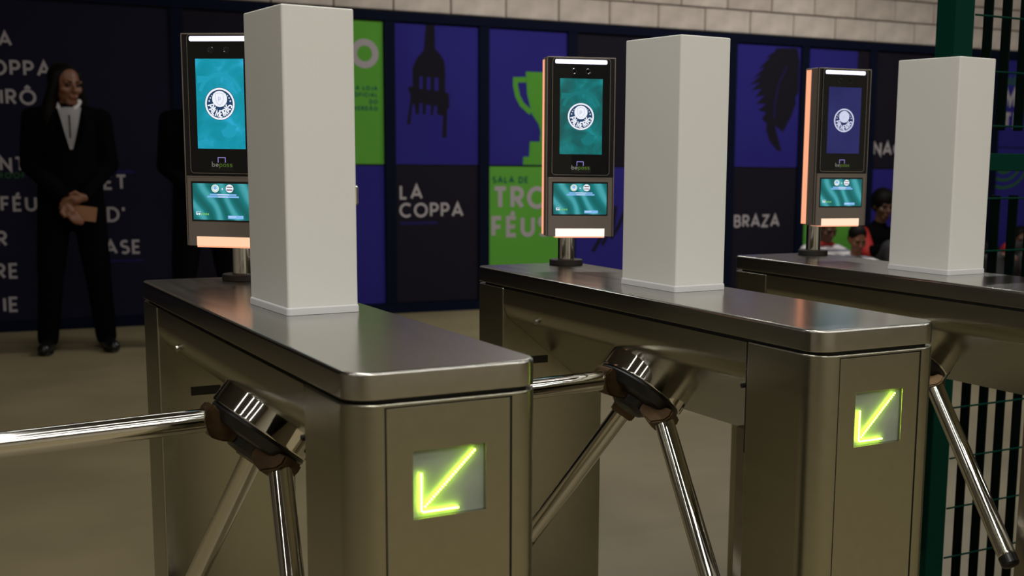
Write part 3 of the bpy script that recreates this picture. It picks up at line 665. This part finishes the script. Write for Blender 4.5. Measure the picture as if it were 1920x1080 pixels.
def face_details(P, parent, s):
    for x in (-1, 1):
        bm = bmesh.new(); ellip(bm, P(x*.031, -.0795, .001), (.0135*s, .008*s, .0075*s)); to_obj('eye', bm, eye_m, parent, smooth=True)
        bm = bmesh.new(); blob(bm, P(x*.016, -.0915, .022), P(x*.047, -.083, .024), .0045*s, .003*s, seg=8); to_obj('eyebrow', bm, hair_m, parent, smooth=True)
    bm = bmesh.new(); blob(bm, P(-.019, -.0935, -.0655), P(.019, -.0935, -.0655), .0045*s, .0045*s, seg=8); to_obj('mouth', bm, lip_m, parent, smooth=True)

def guard(loc, rz, head_yaw, label, long_hair, vox=.0065):
    b = bmesh.new()
    P, Rm = head_geo(b, (0, -.012, 1.540), head_yaw, radians(4))
    blob(b, (0, .012, 1.36), (0, .002, 1.475), .062, .05)
    blob(b, (0, 0, .95), (0, 0, 1.09), .135, .115, .72); blob(b, (0, 0, 1.09), (0, 0, 1.29), .115, .135, .72); blob(b, (-.11, .005, 1.355), (.11, .005, 1.355), .058, .058)
    el = ((-.208, .02, 1.085), (.214, .02, 1.085)); wr = ((-.035, -.185, .885), (.06, -.175, .905))
    for s, e, w in ((-1, el[0], wr[0]), (1, el[1], wr[1])):
        blob(b, (s*.175, .005, 1.345), e, .05, .04); blob(b, e, w, .04, .027)
        blob(b, (s*.085, 0, .90), (s*.125, -.01, .48), .088, .056); blob(b, (s*.125, -.01, .48), (s*.16, .02, .09), .055, .036); blob(b, (s*.16, .02, .05), (s*.185, -.14, .035), .035, .03)
    hand(b, (.06, -.175, .905), (-.75, -.25, -.25), (-.1, -.35, .7), (-.25, .4, -.5), 26)
    hand(b, (-.035, -.185, .870), (.35, -.30, -.70), (-.6, -.3, -.1), (.4, .5, -.1), 30)
    body = fuse('person', b, vox, skin_m, it=2)
    face_details(P, body, 1.0)
    b = bmesh.new()                                # jacket
    blob(b, (0, 0, .87), (0, 0, 1.08), .172, .138, .74); blob(b, (0, 0, 1.08), (0, 0, 1.28), .15, .168, .70); blob(b, (-.12, .008, 1.352), (.12, .008, 1.352), .073, .073); blob(b, (0, .02, 1.36), (0, .022, 1.415), .085, .068)
    for s, e, w in ((-1, el[0], wr[0]), (1, el[1], wr[1])):
        e, w = Vector(e), Vector(w); blob(b, (s*.18, .005, 1.345), e, .068, .058); blob(b, e, e+(w-e)*.9, .058, .041)
    jac = fuse('jacket', b, .010, suit, body, 6)
    b = bmesh.new()
    for s in (-1, 1):
        blob(b, (s*.08, 0, .92), (s*.125, -.01, .48), .108, .078, .9); blob(b, (s*.125, -.01, .48), (s*.16, .022, .075), .078, .060)
    fuse('trousers', b, .011, suit, body, 5)
    for s in (-1, 1):
        b = bmesh.new(); blob(b, (s*.158, .03, .045), (s*.188, -.16, .034), .043, .036); ellip(b, (s*.178, -.10, .012), (.045, .10, .0125))
        for v in b.verts: v.co.z = max(v.co.z, .001)
        to_obj('shoe', b, shoe, body, smooth=True)
    bv = BVHTree.FromPolygons([v.co for v in jac.data.vertices], [tuple(q.vertices) for q in jac.data.polygons])
    def drape(name, pts_fn, nu, nv, m, lift, parent=jac):
        bm = bmesh.new(); g = []
        for j in range(nv+1):
            row = []
            for i in range(nu+1):
                x, z = pts_fn(i/nu, j/nv); h = bv.ray_cast(Vector((x, -1, z)), Vector((0, 1, 0)))
                row.append(bm.verts.new((x, (h[0].y if h[0] else -.06)-lift, z)))
            g.append(row)
        for j in range(nv):
            for i in range(nu): bm.faces.new((g[j][i], g[j][i+1], g[j+1][i+1], g[j+1][i]))
        bmesh.ops.solidify(bm, geom=bm.faces[:], thickness=.002); return to_obj(name, bm, m, parent, smooth=True)
    if long_hair:
        drape('shirt_front', lambda u, t: ((u-.5)*2*(.008+.055*min(1, t*1.15))+.012, 1.175+.24*t), 8, 14, shirt_m, .004)
        drape('zip', lambda u, t: (.008+(u-.5)*.008, 1.24+.13*t), 1, 8, hair_m, .0075)
        for s in (-1, 1):
            b = bmesh.new(); blob(b, (s*.030, -.068, 1.385), (s*.066, -.025, 1.445), .018, .017, seg=10); to_obj('collar', b, shirt_m, jac, smooth=True)
            drape('lapel', lambda u, t, s=s: (s*(.012+.05*t+.035*u*(.4+.6*sin(pi*t)))+.012, 1.18+.22*t), 3, 10, suit, .008)
        b = bmesh.new(); e, w = Vector(el[1]), Vector(wr[1]); q = e+(w-e)*.9; blob(b, q, q+(w-e).normalized()*.014, .032, .029, seg=16); to_obj('cuff', b, shirt_m, jac, smooth=True)
    # hair
    b = bmesh.new()
    ellip(b, P(0, .028, .046), (.084, .096, .084), (0, 0, head_yaw)); blob(b, P(0, .035, .02), P(0, .055, -.10), .085, .07)
    if long_hair:
        for x in (-1, 1): blob(b, P(x*.064, -.012, .055), P(x*.088, -.005, -.06), .030, .036); blob(b, P(x*.088, -.005, -.06), P(x*.105, .01, -.17), .036, .046); blob(b, P(x*.105, .01, -.17), P(x*.11, -.02, -.27), .046, .022)
    fuse('hair', b, .009, hair_m, body, 4)
    body.location = loc; body.rotation_euler = (0, 0, rz); tag(body, label, 'person', None)
    return body
g1 = guard((.665, 6.49, 0), radians(-6), radians(28), 'long-haired guard in black suit and white shirt, hands clasped, before the lettered wall', True)
g2 = guard((1.40, 6.38, 0), radians(-8), radians(-10), 'guard in black clothes standing mostly hidden behind the cyan-screen terminal', False)
bm = bmesh.new(); add_box(bm, -.072, .072, -.004, .004, -.042, .042, .002, 2)
tag(to_obj('wallet', bm, mat('tan_leather', (.36, .17, .085), .6), None, (.70, 6.309, .815), (radians(8), radians(8), radians(-6)), angle=40), 'tan flat wallet held in the clasped hands of the long-haired guard', 'wallet')

def sitter(loc, rz, label, s, hd, hyaw, hpitch, top, sk, hair_big=0, red=None, vox=.009, arms=None, kz=.44):
    """person sitting on the floor with knees drawn up, arms over the knees; hd = head centre"""
    b = bmesh.new(); hd = Vector(hd)
    P, Rm = head_geo(b, hd, hyaw, hpitch, s)
    nb = hd+Vector((0, .05, -.14))*s; pel = Vector((0, .10, .12)); ch = pel.lerp(nb, .72)
    blob(b, nb-Vector((0, 0, .05)), hd+Vector((0, .02, -.06))*s, .055*s, .048*s); blob(b, pel, ch, .12*s, .12*s, .8); blob(b, ch+Vector((-.10*s, 0, .04)), ch+Vector((.10*s, 0, .04)), .06*s, .06*s)
    kn = [Vector((x*(.13 if kz > .4 else .17), -.30, kz)) for x in (-1, 1)]; an = [Vector((x*.12, -.42, .08)) for x in (-1, 1)]
    arms = arms or [((-.22, -.12, .40), (-.10, -.34, .47)), ((.22, -.12, .40), (.10, -.34, .47))]
    for i, x in enumerate((-1, 1)):
        blob(b, pel+Vector((x*.08, 0, 0)), kn[i], .085*s, .058*s); blob(b, kn[i], an[i], .056*s, .036*s); blob(b, an[i]+Vector((0, .03, -.04)), an[i]+Vector((0, -.12, -.045)), .034*s, .03*s)
        e, w = Vector(arms[i][0]), Vector(arms[i][1]); sh = ch+Vector((x*.16*s, 0, .04))
        blob(b, sh, e, .045*s, .038*s); blob(b, e, w, .037*s, .026*s); d = (w-e).normalized()
        hand(b, w, d+Vector((0, 0, -.3)), Vector((-x, 0, .3)), (0, .3, -1), 28, s*.95)
    for v in b.verts: v.co.z = max(v.co.z, .004)
    body = fuse('person', b, vox*.8, sk, it=2); face_details(P, body, s)
    b = bmesh.new(); blob(b, pel, ch, .142*s, .142*s, .84); blob(b, ch+Vector((-.12*s, 0, .03)), ch+Vector((.12*s, 0, .03)), .075*s, .075*s); blob(b, ch, nb-Vector((0, 0, .03)), .09*s, .066*s)
    for i, x in enumerate((-1, 1)):
        e, w = Vector(arms[i][0]), Vector(arms[i][1]); blob(b, ch+Vector((x*.165*s, 0, .035)), e, .063*s, .056*s); blob(b, e, e+(w-e)*.8, .056*s, .04*s)
    for v in b.verts: v.co.z = max(v.co.z, .006)
    jk = fuse('top', b, .011, top, body, 5)
    if red:
        b = bmesh.new()
        if red == 'collar': blob(b, nb+Vector((-.06, -.05, .0))*s, nb+Vector((.06, -.05, .0))*s, .022, .022)
        else:
            e = Vector(arms[0][0]); blob(b, ch+Vector((-.165*s, -.01, .04)), e, .069*s, .062*s)
        fuse('red_trim', b, .009, red_m, jk, 3)
    b = bmesh.new()
    for i, x in enumerate((-1, 1)):
        blob(b, pel+Vector((x*.08, 0, 0)), kn[i], .105*s, .075*s); blob(b, kn[i], an[i], .075*s, .055*s)
    for v in b.verts: v.co.z = max(v.co.z, .006)
    fuse('trousers', b, .012, grey_m, body, 4)
    for a in an:
        b = bmesh.new(); blob(b, a+Vector((0, .03, -.04)), a+Vector((0, -.13, -.046)), .04*s, .035*s)
        for v in b.verts: v.co.z = max(v.co.z, .001)
        to_obj('shoe', b, shoe, body, smooth=True)
    b = bmesh.new(); h = .008+hair_big
    ellip(b, hd+Rm @ Vector((0, .026*s, .046*s)), ((.078+h)*s, (.092+h)*s, (.080+h)*s), (hpitch, 0, hyaw)); ellip(b, hd+Rm @ Vector((0, .05*s, -.01*s)), ((.07+h)*s, .07*s, .07*s))
    fuse('hair', b, .009, hair_m, body, 4)
    body.location = loc; body.rotation_euler = (0, 0, rz); tag(body, label, 'person', None); return body
sitter((6.53, 6.60, 0), radians(-6), 'person in a striped white shirt sitting by the green panel, under the blue-screen terminal', .92, (0, -.03, .60), 0, radians(25), stripe_m, skin_d, red='collar', kz=.24, arms=[((-.22, -.14, .34), (-.06, -.34, .36)), ((.22, -.14, .34), (.08, -.34, .38))])
sitter((5.846, 5.50, 0), radians(-20), 'small dark-haired person in a striped shirt crouched in front of two others', .78, (0, -.05, .60), 0, radians(20), stripe_m, skin_m, kz=.24, arms=[((-.26, -.12, .33), (-.08, -.32, .33)), ((.27, -.12, .36), (.10, -.32, .36))])
sitter((7.14, 6.58, 0), radians(-6), 'person in a black and red jacket sitting beside the farthest white column', 1.0, (0, -.02, .785), radians(-10), radians(12), suit, skin_d, .014, red='sleeve')
sitter((8.671, 6.40, 0), radians(-10), 'person in grey sitting behind the green fence bars at the right edge', .9, (0, -.02, .47), radians(-20), radians(10), grey_m, skin_d, red='sleeve')
sitter((7.22, 5.46, 0), radians(-15), 'person in grey with a red collar sitting low behind the fence', .85, (0, -.02, .43), 0, radians(20), grey_m, skin_d, red='collar')
